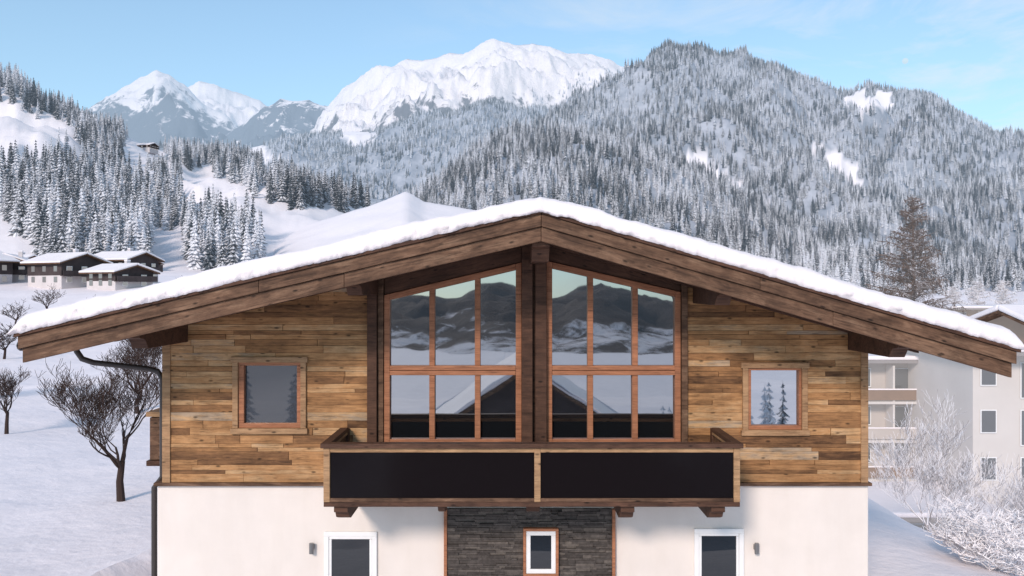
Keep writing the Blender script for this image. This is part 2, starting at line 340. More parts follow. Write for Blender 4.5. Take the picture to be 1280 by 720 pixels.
# balcony
bx0,bx1,bzb,bzt=-3.0,3.63,3.235,4.2; by=-1.6
box('balcony_floor',bx0+.05,bx1-.05,by+.06,-.1,bzb+.01,bzb+.12,M_dark,ch)
box('balcony_edge',bx0,bx1,by-.005,by+.07,bzb-.02,bzb+.055,M_dark,ch)
box('bal_rail_bottom',bx0+.1,bx1-.1,by+.0,by+.06,bzb+.057,bzb+.115,M_fascia,ch)
box('bal_rail_top',bx0+.1,bx1-.1,by+.0,by+.06,bzt-.12,bzt-.045,M_trim,ch)
box('bal_handrail',bx0-.04,bx1+.04,by-.06,by+.11,bzt-.043,bzt+.03,M_dark,ch)
for i,x in enumerate((bx0,.355,bx1-.1)):
    box('bal_post_%d'%i,x,x+.1,by-.012,by+.075,bzb+.057,bzt-.045,M_trim,ch)
box('bal_glass_a',bx0+.1,.355,by+.025,by+.04,bzb+.116,bzt-.121,M_bglass,ch,0); box('bal_glass_b',.455,bx1-.1,by+.025,by+.04,bzb+.116,bzt-.121,M_bglass,ch,0)
for nm,x in (('l',bx0),('r',bx1-.06)):
    box('bal_side_rail_'+nm,x-.04,x+.1,by+.112,-.16,bzt-.043,bzt+.029,M_dark,ch)
    box('bal_side_board_'+nm,x,x+.06,by+.08,-.16,bzb+.0,bzt-.1,M_fascia,ch)
    box('bal_side_rail2_'+nm,x-.03,x+.09,by+.08,-.16,bzt-.098,bzt-.05,M_trim,ch)
    box('bal_wall_post_'+nm,x-.03,x+.1,-.155,-.03,bzb,bzt+.0,M_dark,ch)
for i,x in enumerate((-2.74,-1.17,.35,1.85,3.3)):
    w=.11 if i!=1 else .06; h=.27; y0=by+.06+(.35 if i in(1,2) else 0); zt2=bzb-.022
    pts=[(y0,zt2),(y0,zt2-.1),(y0+.1,zt2-.13),(y0+.16,zt2-.22),(y0+.3,zt2-h),(-.01,zt2-h),(-.01,zt2)]; n=len(pts)
    V=[(x-w,a,c2) for a,c2 in pts]+[(x+w,a,c2) for a,c2 in pts]
    f=[tuple(range(n)),tuple(range(2*n-1,n-1,-1))]+[(j,n+j,n+(j+1)%n,(j+1)%n) for j in range(n)]
    bev(new_obj('balcony_corbel_%d'%i,V,f,[M_dark],ch))
box('side_balcony_body',-6.85,-6.42,.8,4.2,3.45,4.25,M_fascia,ch); box('side_balcony_rail',-6.9,-6.26,.75,4.25,4.27,4.36,M_trim,ch); box('side_balcony_floor',-6.9,-6.26,.76,4.24,3.34,3.44,M_dark,ch)
V=[];Fc=[]; tube(V,Fc,[(LX-.1,YF+.12,LZ-.22),(LX-.1,YF+.14,LZ-.22),(LX-.1,YB-.1,LZ-.22)],[.06,.085,.085],10)
tube(V,Fc,[(LX-.02,-.45,LZ-.26),(LX-.0,-.45,5.6),(LX+.08,-.43,5.47),(LX+.25,-.38,5.40),(-6.55,.0,5.26),(-6.38,.08,5.2),(-6.31,.12,5.05),(-6.31,.12,4.6)],[.05]*8,10)
tube(V,Fc,[(-6.31,.12,4.62),(-6.31,.12,3.3),(-6.46,.12,3.1),(-6.46,.12,0)],[.05]*4,10)
new_obj('gutter_and_downpipe',V,Fc,[M_metal],ch,smooth=True)
def roof_snow(name,lx,rx,yf,yb,topf,parent,th=.285,nx=620,seed=0):
    prof=[(0.06,-.015),(-.045,.0),(-.075,.12),(-.085,.3),(-.075,.5),(-.04,.7),(.01,.86),(.13,.97),(.35,1.0)]
    ys=list(np.linspace(yf+.7,yb-.3,18)); V=[];Fc=[]
    nrow=len(prof)+len(ys)+2
    for i in range(nx+1):
        s=i/nx; x=lx+(rx-lx)*s; e=min(x-lx,rx-x); ed=math.sqrt(max(0.0,min(1,(e)/.3)*(2-min(1,(e)/.3)))); ed=max(ed,.02)
        zt=topf(x)-0.08*math.exp(-((x-AX)/.5)**2)
        nn=noise.noise(Vector((x*.8,seed,0)))*.05+noise.noise(Vector((x*2.7,seed,3)))*.03+noise.noise(Vector((x*7,seed,5)))*.015
        for j,(dy,f) in enumerate(prof):
            q=noise.noise(Vector((x*4,j*.6,seed+9)))*.026+noise.noise(Vector((x*11,j*.8,seed+4)))*.018+noise.noise(Vector((x*28,j*1.1,seed+4)))*.011
            z=zt+(th+nn)*f*ed+(q if 0<j<7 else 0)
            if j<2: z=topf(x)+f*th+(q*.8-.012 if j else -.01)
            V.append((x+( -.05 if i==0 else .05 if i==nx else 0),yf-.06+dy+q*(1.3 if j<7 else .3)+(nn*.4 if j<7 else 0),z))
        for y in ys:
            V.append((x,y,zt+(th+nn*.6+noise.noise(Vector((x*.7,y*.7,seed)))*.06)*ed))
        V.append((x,yb+.05,zt+th*.6*ed)); V.append((x,yb,topf(x)-.01))
    for i in range(nx):
        for j in range(nrow-1):
            a=i*nrow+j; Fc.append((a,a+nrow,a+nrow+1,a+1))
    Fc.append(tuple(range(nrow))); Fc.append(tuple(nx*nrow+j for j in range(nrow-1,-1,-1)))
    o=new_obj(name,V,Fc,[M_snow],parent,smooth=True); return o
roof_snow('roof_snow',LX-.12,RX+.14,YF,YB,lambda x: rtop(x)+.004,ch)
# ------------------------------------------------------------------ ground
def gh(x,y):
    z=0.0
    left=sm(6,-10,x)
    z+=left*(9*sm(55,190,y)+14*sm(190,480,y))
    right=sm(9,31,x)*sm(-5,15,y)
    z-=13*right*(1-sm(250,600,y))
    z-=6*sm(-3,-28,y)+38*sm(-60,-420,y)
    z+=8*(sm(300,800,abs(y)))*(1 if y>0 else 0)
    d=math.hypot(x,y)
    z+=noise.fractal(Vector((x*.03,y*.03,0)),1,2,3)*min(1.2,max(0,(d-12)*.03))
    if d<150: z+=noise.fractal(Vector((x*.22,y*.22,3)),1,2,3)*.16*min(1,max(0,(d-9)*.2))
    if y>-4: z+=(.5+.25*noise.noise(Vector((x*2,y*2,1))))*math.exp(-((x+9.1-.12*y)/.7)**2)*sm(-4,2,y)*(1-sm(12,20,y))
    z-= .3*math.exp(-((x+7.8)/.5)**2)*(1-sm(18,30,y))
    if x<-8 and d<120:
        pl=y-(22+.9*(-x-10)+3*math.sin(x*.12)); z-=.22*math.exp(-(pl/.7)**2)
        pl=y-(40+.25*(-x-10)+2*math.sin(x*.2)); z-=.35*math.exp(-(pl/1.3)**2)
    return z
def sp(n,m,k): 
    t=np.linspace(-1,1,n); return np.sinh(t*k)/math.sinh(k)*m
xs=sp(381,3500,6.2); ys=np.concatenate([-(np.sinh(np.linspace(1,0,110)[:-1]*5.5)/math.sinh(5.5)*1500),np.sinh(np.linspace(0,1,300)*6)/math.sinh(6)*9000])
V=[(float(x),float(y),gh(float(x),float(y))) for y in ys for x in xs]; nx=len(xs)
Fc=[(j*nx+i,j*nx+i+1,(j+1)*nx+i+1,(j+1)*nx+i) for j in range(len(ys)-1) for i in range(nx-1)]
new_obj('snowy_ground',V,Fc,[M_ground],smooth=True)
# ------------------------------------------------------------------ mountains
def interp(c,u):
    if u<=c[0][0]: return c[0][1]
    for (a,b),(d,e) in zip(c,c[1:]):
        if u<=d: return b+(e-b)*(u-a)/(d-a)
    return c[-1][1]
class Mt: pass
def mountain(name,crest,Dc,Db,zb,amp,freq,mat,nu=260,ntt=90,p=1.05,jag=.12,aniso=1.0,seed=0,dvar=.08,sgn=1,ridged=True,meadows=()):
    m=Mt(); u0,u1=crest[0][0],crest[-1][0]
    m.u0,m.u1=u0,u1
    def pos(u,t):
        dc=Dc*(1+dvar*noise.noise(Vector((u*.004,seed,1))))
        v=interp(crest,u); zc=CZ+(360-v)/F*dc
        D=Db+(dc-Db)*t; x=(u-640)/F*D; y=D
        f=t**p if t<=1 else 1-(t-1)*1.6
        z=zb+(zc-zb)*f
        q=Vector((x*freq,y*freq*aniso,seed*7.3))
        n=(noise.ridged_multi_fractal(q,.9,2.1,6,1,2)-1.0) if ridged else noise.fractal(q,.8,2,6)
        env=(math.sin(math.pi*min(1,max(0,t*.97)))**.8) if t<1.03 else .2
        z+=amp*n*(env*(1-jag)+ jag*sm(0,.2,t))
        return x,(y+CY)*1.0 if sgn>0 else -(y)+CY,z
    m.pos=pos; T=1.35
    V=[];Fc=[];A=[]
    for j in range(ntt+1):
        t=T*j/ntt
        for i in range(nu+1):
            P=pos(u0+(u1-u0)*i/nu,t); V.append(P)
            if meadows:
                D=P[1]-CY; pu,pv=ragged(640+P[0]*F/D,360-(P[2]-CZ)*F/D); A.append(1.0 if any(inpoly(pu,pv,c) for c in meadows) else 0.0)
    for j in range(ntt):
        for i in range(nu):
            a=j*(nu+1)+i; Fc.append((a,a+1,a+nu+2,a+nu+1))
    m.obj=new_obj(name,V,Fc,[mat],smooth=True,pattr=A if meadows else None); return m
def rockmat(name,lo,hi,rock,thr,sc,hazeL=9000,snow=(.88,.83,.85),steep=1.2,hcol=HAZE,inv=False):
    m,nt,b=mk(name); set_(b,.85,.1)
    g=N(nt,'ShaderNodeNewGeometry'); s=N(nt,'ShaderNodeSeparateXYZ'); nt.links.new(g.outputs['Position'],s.inputs[0])
    hz=math_(nt,'DIVIDE',math_(nt,'SUBTRACT',s.outputs['Z'],lo),hi-lo,True)
    if inv: hz=math_(nt,'SUBTRACT',1.0,hz)
    n=noi(nt,coords(nt,'World'),sc,9,.72,.4); n2=noi(nt,coords(nt,'World'),sc*.18,4,.5)
    s2=N(nt,'ShaderNodeSeparateXYZ'); nt.links.new(g.outputs['Normal'],s2.inputs[0])
    k=math_(nt,'ADD',math_(nt,'MULTIPLY',hz,.42),math_(nt,'MULTIPLY',n,.75)); k=math_(nt,'ADD',k,math_(nt,'MULTIPLY',math_(nt,'SUBTRACT',n2,.5),.5))
    k=math_(nt,'ADD',k,math_(nt,'MULTIPLY',math_(nt,'SUBTRACT',s2.outputs['Z'],.8),steep*.3))
    f=ramp(nt,k,[(thr-.03,0.0),(thr+.05,1.0)])
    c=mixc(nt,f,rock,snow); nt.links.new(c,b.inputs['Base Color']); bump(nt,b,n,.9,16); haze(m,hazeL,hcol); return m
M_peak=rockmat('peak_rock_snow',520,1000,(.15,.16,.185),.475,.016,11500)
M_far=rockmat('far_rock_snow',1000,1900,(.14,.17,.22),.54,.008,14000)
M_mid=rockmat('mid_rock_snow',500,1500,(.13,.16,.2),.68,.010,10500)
A2=[(150,170),(200,135),(230,113),(248,104),(272,108),(292,118),(325,126),(345,140),(380,165),(460,190)]
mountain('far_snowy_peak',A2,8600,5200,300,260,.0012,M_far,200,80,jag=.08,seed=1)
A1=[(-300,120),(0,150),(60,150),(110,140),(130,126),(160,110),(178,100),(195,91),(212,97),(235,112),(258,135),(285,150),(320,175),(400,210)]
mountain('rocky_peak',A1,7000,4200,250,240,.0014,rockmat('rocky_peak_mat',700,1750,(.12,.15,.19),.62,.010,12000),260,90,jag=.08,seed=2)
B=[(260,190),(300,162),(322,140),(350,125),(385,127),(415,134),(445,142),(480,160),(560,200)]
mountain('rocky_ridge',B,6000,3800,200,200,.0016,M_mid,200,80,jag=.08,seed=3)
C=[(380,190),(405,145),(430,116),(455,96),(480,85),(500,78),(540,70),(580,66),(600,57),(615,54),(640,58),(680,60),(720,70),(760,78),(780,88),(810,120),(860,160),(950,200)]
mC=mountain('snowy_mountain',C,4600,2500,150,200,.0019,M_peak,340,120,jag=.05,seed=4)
D_=[(-200,220),(100,200),(200,190),(250,190),(300,185),(340,180),(400,176),(445,166),(480,165),(520,150),(560,142),(600,134),(650,140),(700,142),(760,135),(820,140),(1000,200)]
cD=[[(425,165),(440,155),(470,160),(462,176),(445,186)],[(300,185),(330,180),(350,200),(320,205)]]
mD=mountain('forested_ridge',D_,3000,1500,60,110,.0025,M_forestfloor,260,90,seed=5,meadows=cD)
E=[(640,190),(700,152),(750,118),(790,88),(815,72),(832,66),(870,71),(900,73),(930,69),(960,79),(1000,99),(1030,119),(1060,127),(1090,119),(1130,123),(1160,131),(1200,156),(1240,177),(1280,190),(1400,215),(1700,230)]
cE=[[(918,250),(948,252),(1000,296),(1012,325),(975,322),(938,290)],[(850,192),(880,195),(925,235),(940,262),(905,255),(870,220)],[(1048,120),(1112,114),(1118,134),(1080,142)],[(1015,180),(1050,192),(1090,230),(1075,240),(1040,212)]]
mE=mountain('forested_mountain',E,2200,900,0,135,.0026,M_forestfloor,380,150,seed=6,jag=.04,meadows=cE)
Fh=[(485,300),(505,262),(540,232),(560,214),(585,196),(610,180),(640,168),(690,162),(730,167),(760,177),(800,190),(850,208),(900,232),(950,262),(1000,297),(1040,325),(1200,345),(1500,350)]
mF=mountain('forested_hill',Fh,1050,520,0,32,.005,M_forestfloor,220,70,seed=7)
H=[(-420,60),(-200,80),(-40,95),(0,98),(20,103),(40,122),(60,136),(90,143),(110,160),(150,172),(200,190),(240,198),(300,205),(340,222),(400,246),(460,268),(540,300)]
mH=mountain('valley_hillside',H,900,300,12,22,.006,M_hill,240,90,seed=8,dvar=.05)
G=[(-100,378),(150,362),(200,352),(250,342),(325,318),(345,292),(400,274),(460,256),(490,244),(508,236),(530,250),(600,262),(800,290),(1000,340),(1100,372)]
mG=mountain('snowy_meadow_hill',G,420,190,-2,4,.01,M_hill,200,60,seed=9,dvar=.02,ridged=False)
BK=[(-1600,250),(-600,290),(100,335),(350,352),(440,356),(480,350),(520,344),(560,350),(590,338),(615,328),(640,332),(665,345),(700,350),(725,336),(750,328),(775,332),(800,344),(840,352),(950,345),(1200,300),(1800,260),(2600,230)]
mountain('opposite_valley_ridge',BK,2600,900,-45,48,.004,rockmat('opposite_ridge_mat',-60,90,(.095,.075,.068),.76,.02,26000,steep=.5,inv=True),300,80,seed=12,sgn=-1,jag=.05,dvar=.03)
# ------------------------------------------------------------------ conifers
coll=bpy.data.collections.new('snowy_conifer_variants')
m,nt,b=mk('snowy_conifer'); set_(b,.8,.15)
at=N(nt,'ShaderNodeAttribute',attribute_name='snow'); oi=N(nt,'ShaderNodeObjectInfo')
n=noi(nt,coords(nt,'World'),.9,3,.6); nbig=noi(nt,coords(nt,'World'),.009,4,.65)
k=math_(nt,'ADD',at.outputs['Fac'],math_(nt,'MULTIPLY',math_(nt,'SUBTRACT',n,.5),1.3)); k=math_(nt,'ADD',k,math_(nt,'MULTIPLY',math_(nt,'SUBTRACT',oi.outputs['Random'],.5),.8))
k=math_(nt,'ADD',k,math_(nt,'MULTIPLY',math_(nt,'SUBTRACT',nbig,.5),1.9))
f=ramp(nt,k,[(.16,0.04),(.66,.95)])
dk=mixc(nt,oi.outputs['Random'],(.018,.032,.044),(.065,.057,.05))
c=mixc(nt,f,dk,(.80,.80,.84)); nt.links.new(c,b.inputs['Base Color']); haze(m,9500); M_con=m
for vI in range(4):
    rr=random.Random(vI+3); V=[(0,0,0),(.03,0,0),(0,.03,0),(0,0,1)]; Fc=[(0,1,3),(1,2,3),(2,0,3)]; SN=[0,0,0,.5]
    tiers=15; wid=[.17,.145,.19,.13][vI]
    for ti in range(tiers):
        z=.08+.9*(ti/tiers)**.95; r=wid*(1-z)**.85*rr.uniform(.85,1.15)+.008; nb=9 if ti<9 else 6
        for k2 in range(nb):
            a=2*math.pi*(k2+rr.random()*.8)/nb+ti; L=r*rr.uniform(.65,1.2); dr=L*rr.uniform(.35,.7); w=L*.34+.004
            ca,sa=math.cos(a),math.sin(a); bI=len(V); zz=z+rr.uniform(-.012,.012)
            V+=[(0,0,zz+.02),(L*ca,L*sa,zz-dr),(L*.6*ca-w*sa,L*.6*sa+w*ca,zz-dr*.75-.012),(L*.6*ca+w*sa,L*.6*sa-w*ca,zz-dr*.75-.012),(L*.55*ca,L*.55*sa,zz-dr*.32)]
            s0=rr.uniform(.45,1.0); SN+=[.1,s0*.75,.1,.1,s0]
            Fc+=[(bI,bI+2,bI+4),(bI+4,bI+2,bI+1),(bI,bI+4,bI+3),(bI+4,bI+1,bI+3)]
    me=bpy.data.meshes.new('conifer_%d'%vI); me.from_pydata(V,[],Fc); a=me.attributes.new('snow','FLOAT','POINT'); a.data.foreach_set('value',np.array(SN,dtype=np.float32)); me.materials.append(M_con)
    coll.objects.link(bpy.data.objects.new('conifer_%d'%vI,me))
def forest(name,pts,sc):
    me=bpy.data.meshes.new(name); me.from_pydata(pts,[],[])
    n=len(pts); a=me.attributes.new('sc','FLOAT','POINT'); a.data.foreach_set('value',np.array(sc,dtype=np.float32))
    a=me.attributes.new('rz','FLOAT','POINT'); a.data.foreach_set('value',np.random.RandomState(1).rand(n).astype(np.float32)*6.28)
    a=me.attributes.new('idx','INT','POINT'); a.data.foreach_set('value',np.random.RandomState(2).randint(0,4,n).astype(np.int32))
    o=bpy.data.objects.new(name,me); S.collection.objects.link(o)
    ng=bpy.data.node_groups.new(name+'_gn','GeometryNodeTree'); ng.interface.new_socket('Geometry',in_out='INPUT',socket_type='NodeSocketGeometry'); ng.interface.new_socket('Geometry',in_out='OUTPUT',socket_type='NodeSocketGeometry')
    L=ng.links; gi=ng.nodes.new('NodeGroupInput'); go=ng.nodes.new('NodeGroupOutput'); ip=ng.nodes.new('GeometryNodeInstanceOnPoints'); ci=ng.nodes.new('GeometryNodeCollectionInfo')
    ci.inputs['Collection'].default_value=coll; ci.inputs['Separate Children'].default_value=True; ci.inputs['Reset Children'].default_value=True
    def na(nm,t):
        q=ng.nodes.new('GeometryNodeInputNamedAttribute'); q.data_type=t; q.inputs['Name'].default_value=nm; return q.outputs['Attribute']
    cx=ng.nodes.new('ShaderNodeCombineXYZ'); L.new(na('rz','FLOAT'),cx.inputs[2])
    L.new(gi.outputs[0],ip.inputs['Points']); L.new(ci.outputs[0],ip.inputs['Instance']); ip.inputs['Pick Instance'].default_value=True
    L.new(na('idx','INT'),ip.inputs['Instance Index']); L.new(cx.outputs[0],ip.inputs['Rotation']); L.new(na('sc','FLOAT'),ip.inputs['Scale']); L.new(ip.outputs[0],go.inputs[0])
    md=o.modifiers.new('scatter','NODES'); md.node_group=ng
def scatter(m,n,clear,t0=0,t1=1.12,h=(16,28),u0=None,u1=None,dens=0.0,seed=1,fn=None,pw=.62):
    r=random.Random(seed); P=[];SC=[]
    u0=m.u0 if u0 is None else u0; u1=m.u1 if u1 is None else u1
    for _ in range(n):
        u=r.uniform(u0,u1); t=t0+(t1-t0)*r.random()**pw
        x,y,z=m.pos(u,t); D=y-CY; pv=360-(z-CZ)*F/D; pu=640+x*F/D
        ru,rv=ragged(pu,pv)
        if any(inpoly(ru,rv,c) for c in clear): continue
        if fn and not fn(pu,pv,r): continue
        if dens and noise.noise(Vector((x*.006,y*.006,seed)))+r.uniform(-.2,.2)<-dens: continue
        P.append((x,y,z-.5)); SC.append(r.uniform(*h)*(1 if r.random()<.85 else .6))
    return P,SC
P0,S0=scatter(mC,9000,[],.02,.93,(14,24),seed=9,pw=.8,u0=400,u1=860,fn=lambda u,v,r: v>(178-(u-420)*.28) and r.random()<min(1,(v-(178-(u-420)*.28))/45+.12+ (.25 if u>700 else 0)))
P1,S1=scatter(mD,28000,cD,.05,1.05,(15,24),u0=-50,u1=900,dens=.35,seed=1)
P2,S2=scatter(mE,58000,cE,.0,1.05,(13,23),u1=1500,dens=.42,seed=2,pw=.7)
P3,S3=scatter(mF,8500,[],.0,1.08,(13,23),u1=1300,dens=.5,seed=3)
clr=[[(-60,128),(0,131),(95,160),(104,205),(40,200),(-60,180)],[(218,222),(258,214),(300,230),(356,262),(356,306),(290,288),(224,276)],[(-200,268),(0,268),(32,296),(70,350),(-200,350)],
     [(152,174),(212,170),(218,222),(150,226)],[(192,292),(228,290),(245,350),(192,350)],[(-80,178),(50,182),(70,222),(-60,215)],[(322,200),(342,196),(346,236),(322,238)],[(325,300),(345,262),(380,262),(570,262),(570,350),(325,350)]]
P4,S4=scatter(mH,12500,clr,.0,1.12,(14,25),u0=-350,u1=500,dens=.5,seed=4,pw=.95)
P5=[];S5=[]; r=random.Random(4)
for i in range(46):
    x=r.uniform(9,26); y=r.uniform(-40,-28); P5.append((x,y,gh(x,y)-.2)); S5.append(r.uniform(5.0,7.4))
for i in range(12):
    x=r.uniform(-26,-12); y=r.uniform(-60,-45); P5.append((x,y,gh(x,y)-.2)); S5.append(r.uniform(6,9))
forest('conifer_forest',P0+P1+P2+P3+P4+P5,S0+S1+S2+S3+S4+S5)
print('TREES',len(P0),len(P1),len(P2),len(P3),len(P4))
# ------------------------------------------------------------------ bare trees
def twigmat(name,col,frost,fcol=(.78,.75,.78),hz=0):
    m,nt,b=mk(name); set_(b,.85,.1); g=N(nt,'ShaderNodeNewGeometry'); s=N(nt,'ShaderNodeSeparateXYZ'); nt.links.new(g.outputs['Normal'],s.inputs[0])
    k=math_(nt,'ADD',s.outputs['Z'],math_(nt,'MULTIPLY',math_(nt,'SUBTRACT',noi(nt,coords(nt,'World'),3,3),.5),1.2))
    c=mixc(nt,ramp(nt,math_(nt,'MULTIPLY',math_(nt,'ADD',k,1.0),.5),[((1.75-frost)/2,0.0),(min(1,(2.05-frost)/2),1.0)]),col,fcol); nt.links.new(c,b.inputs['Base Color'])
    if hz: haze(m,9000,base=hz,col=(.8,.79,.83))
    return m
M_bark=twigmat('dark_bark',(.05,.034,.03),.12); M_frost=twigmat('frosted_twigs',(.30,.26,.26),1.6,(.86,.83,.85)); M_frost2=twigmat('frosted_twigs_far',(.26,.22,.22),1.0,(.78,.76,.79),hz=.12)
M_larch=twigmat('larch_bark',(.11,.075,.06),.1,hz=.05)
def bare_tree(name,loc,H,mat,seed,depth=6,spread=.75,trunk=.28,r0=.035,thin=.0,kids=(3,4),up=.25):
    r=random.Random(seed); V=[];Fc=[]
    def g(p,d,L,rad,k):
        n=4; pts=[p]; q=p
        for i in range(n):
            d=(d+Vector((r.gauss(0,.14),r.gauss(0,.14),r.gauss(0,.10)+up*.12))).normalized(); q=q+d*(L/n); pts.append(q)
        rads=[max(thin,rad*(1-.5*i/n)) for i in range(n+1)]
        tube(V,Fc,pts,rads,6 if rad>.03 else 3)
        if k==0: return
        nk=r.randint(*kids)
        for i in range(nk):
            f=r.uniform(.35,1.0) if i else 1.0; idx=min(n,max(1,int(round(f*n)))); pp=pts[idx]
            a=r.uniform(0,6.283); s=Vector((math.cos(a),math.sin(a),r.uniform(-.1,.5)))
            nd=(d*(1-spread*.6)+s*spread*(1 if i else .5)).normalized()
            g(pp,nd,L*r.uniform(.6,.85),rads[idx]*.68,k-1)
    p0=Vector((0,0,-.3)); base=[p0,Vector((.02*H*r.uniform(-1,1),0,H*trunk*.5)),Vector((.03*H*r.uniform(-1,1),0,H*trunk))]
    tube(V,Fc,base,[r0*H*1.3,r0*H,r0*H*.85],8)
    for i in range(5):
        a=i*1.256+r.random(); vz=.75 if i else 1.6; g(base[2]-Vector((0,0,.03*i*H*.5)),Vector((math.cos(a)*spread,math.sin(a)*spread,vz)).normalized(),H*(.22 if i else .26),r0*H*.55,depth-1)
    o=new_obj(name,V,Fc,[mat]); o.location=loc; return o
def gp(u,D,dz=0): 
    x=(u-640)/F*D; y=D+CY; return (x,y,gh(x,y)+dz)
bare_tree('bare_fruit_tree',gp(152,25.2),5.6,M_bark,3,6,.68,.22,.020,.006,up=1.0)
bare_tree('bare_fruit_tree',gp(8,37),3.6,M_bark,5,5,.66,.28,.022,.008,up=.8)
bare_tree('bare_fruit_tree',gp(172,44),6.2,M_bark,8,6,.75,.2,.02,.008,up=.8)
bare_tree('bare_fruit_tree',gp(-60,45),5,M_bark,9,5,.8,.28,.022,.010)
for i,(u,D,h) in enumerate(((112,95,6),(20,110,5),(60,120,6),(5,75,5),(225,120,7))):
    bare_tree('bare_garden_tree',gp(u,D),h,M_bark,20+i,4,.8,.2,.022,.022)
for i,(u,D,h) in enumerate(((1205,20.5,2.3),(1238,20,2.5),(1272,20.5,2.6),(1225,23.5,2.9),(1258,24,3.2),(1300,22,3.0),(1285,26,3.8))):
    bare_tree('frosted_shrub',gp(u,D),h,M_frost,30+i,5,.95,.04,.012,.010,up=.1)
for i,(u,D,h) in enumerate(((1162,38,7.2),(1276,44,11.0),(1310,40,8))):
    bare_tree('frosted_tree',gp(u,D),h,M_frost2,50+i,6 if h>5.4 else 5,.55,.22,.010,.008,up=.8)
def larch(name,loc,H,wid,seed,mat,th=.05,n=230):
    r=random.Random(seed); V=[];Fc=[]; tube(V,Fc,[(0,0,-1),(0.1,0,H*.5),(0,0,H)],[H*.014,H*.009,.03],6)
    for i in range(n):
        s=.12+.87*(i/n); L=wid*min(1,(1-s)*1.6)**.75*r.uniform(.45,1.2)+.5; a=r.uniform(0,6.283); z=H*s
        d=Vector((math.cos(a),math.sin(a),0)); pts=[Vector((0,0,z)),Vector((0,0,z))+d*L*.5+Vector((0,0,.1*L)),Vector((0,0,z))+d*L+Vector((0,0,.25*L))]
        tube(V,Fc,pts,[.07,.05,th],3)
        for k in range(int(10+L*5)):
            f=r.uniform(.15,1); q=pts[0].lerp(pts[2],f); e=Vector((r.gauss(0,.5),r.gauss(0,.5),-.3+r.gauss(0,.35))).normalized()*r.uniform(.5,1.3)*(.5+.2*L)
            tube(V,Fc,[q,q+e*.5,q+e],[th*.8,th*.6,th*.4],3)
    o=new_obj(name,V,Fc,[mat]); o.location=loc
x,y,z=gp(1141,120); larch('larch_tree',(x,y,z),20.6-z,6.6,1,M_larch,.055)
for i,(u,D,h) in enumerate(((1222,150,21),(1255,170,22),(1190,190,20),(1290,160,20))):
    x,y,z=gp(u,D); larch('larch_tree',(x,y,z),h,4.6,2+i,M_frost2,n=150)
# ------------------------------------------------------------------ village chalets
M_vwood=plain('village_wood',(.07,.055,.055),.8,.2,.3,.8); M_vwhite=plain('village_render',(.6,.56,.56),.9,.1,.08,.4)
def small_house(name,c,w,d,hw,rise,yaw,lower=.45,over=1.0,mats=(None,None),wins=True,sn=.45):
    p=empty(name,c); p.rotation_euler=(0,0,yaw)
    mw=mats[0] or M_vwood; ml=mats[1] or M_vwhite
    zs=hw*lower
    box('lower_wall',-w/2,w/2,-d/2,d/2,-3,zs,ml,p,0)
    prism('upper_wall',[(-w/2-.05,zs),(w/2+.05,zs),(w/2+.05,hw),(0,hw+rise),(-w/2-.05,hw)],-d/2-.05,d/2+.05,mw,p,bw=0)
    k=rise/(w/2); e=over
    for s in(-1,1):
        xe=s*(w/2+e); ze=hw-k*e
        a=[(0,hw+rise+.02),(xe,ze+.02),(xe,ze+.24),(0,hw+rise+.24)]; b_=[(0,hw+rise+.25),(xe*1.01,ze+.25),(xe*1.01,ze+.25+sn*.8),(xe*.9,ze+.3+sn+k*e*.1),(0,hw+rise+.25+sn)]
        prism('roof_side',a,-d/2-e,d/2+e,M_fascia,p,bw=0); o=prism('snow_side',b_,-d/2-e-.1,d/2+e+.1,M_snow,p,bw=.15)
    if not wins: return p
    nwin=max(2,int(w/3))
    for fl in (0,1):
        zz=zs*.35 if fl==0 else zs+(hw-zs)*.3
        for i in range(nwin):
            x=-w/2+w*(i+.5)/nwin; hh=min(1.3,hw*.22)
            box('win_frame',x-.6,x+.6,-d/2-.12,-d/2-.02,zz-.08,zz+hh+.08,M_white,p,0); box('win_pane',x-.5,x+.5,-d/2-.14,-d/2-.121,zz,zz+hh,M_glass3,p,0)
        for i in range(3):
            yy=-d/2+d*(i+.5)/3
            for s in(-1,1): box('side_win',s*(w/2+.06)-.06,s*(w/2+.06)+.06,yy-.5,yy+.5,zz,zz+1.1,M_glass3,p,0)
    box('balcony_rail',-w/2-.3,w/2+.3,-d/2-1.1,-d/2-1.0,zs,zs+.95,M_vwood,p,0); box('balcony_deck',-w/2-.3,w/2+.3,-d/2-1.1,-d/2-.06,zs-.15,zs-.01,M_vwood,p,0)
    box('chimney',w*.2-.4,w*.2+.4,-.4,.4,hw,hw+rise+1.1,M_vwhite,p,0); box('chimney_snow',w*.2-.45,w*.2+.45,-.45,.45,hw+rise+1.102,hw+rise+1.4,M_snow,p,.08)
    return p
def vh(u,D,vb,*a,**k):
    x=(u-640)/F*D; y=D+CY; return small_house('village_chalet',(x,y,max(gh(x,y),CZ+(360-vb)*D/F)),*a,**k)
vh(84,165,371,9.5,11,4.6,1.6,math.radians(62))
vh(155,182,352,9,11,4.4,1.5,math.radians(70))
vh(150,158,366,8,9,3.0,1.2,math.radians(60))
vh(14,175,366,9,10,4.0,1.6,math.radians(20))
vh(-40,165,372,11,11,5,2,math.radians(-20))
vh(22,230,345,9,10,4,1.5,math.radians(75))
vh(305,330,322,7,8,2.2,1.0,math.radians(60)); vh(180,300,338,8,8,2.5,1.2,math.radians(60))
x,y,z=mH.pos(183,.84)
for t in np.linspace(.5,1,60):
    xx,yy,zz=mH.pos(183,t)
    if 360-(zz-CZ)*F/(yy-CY)<189: x,y,z=xx,yy,zz; break
small_house('mountain_hut',(x,y,z),12,17,4.2,2.2,math.radians(75),sn=.8)
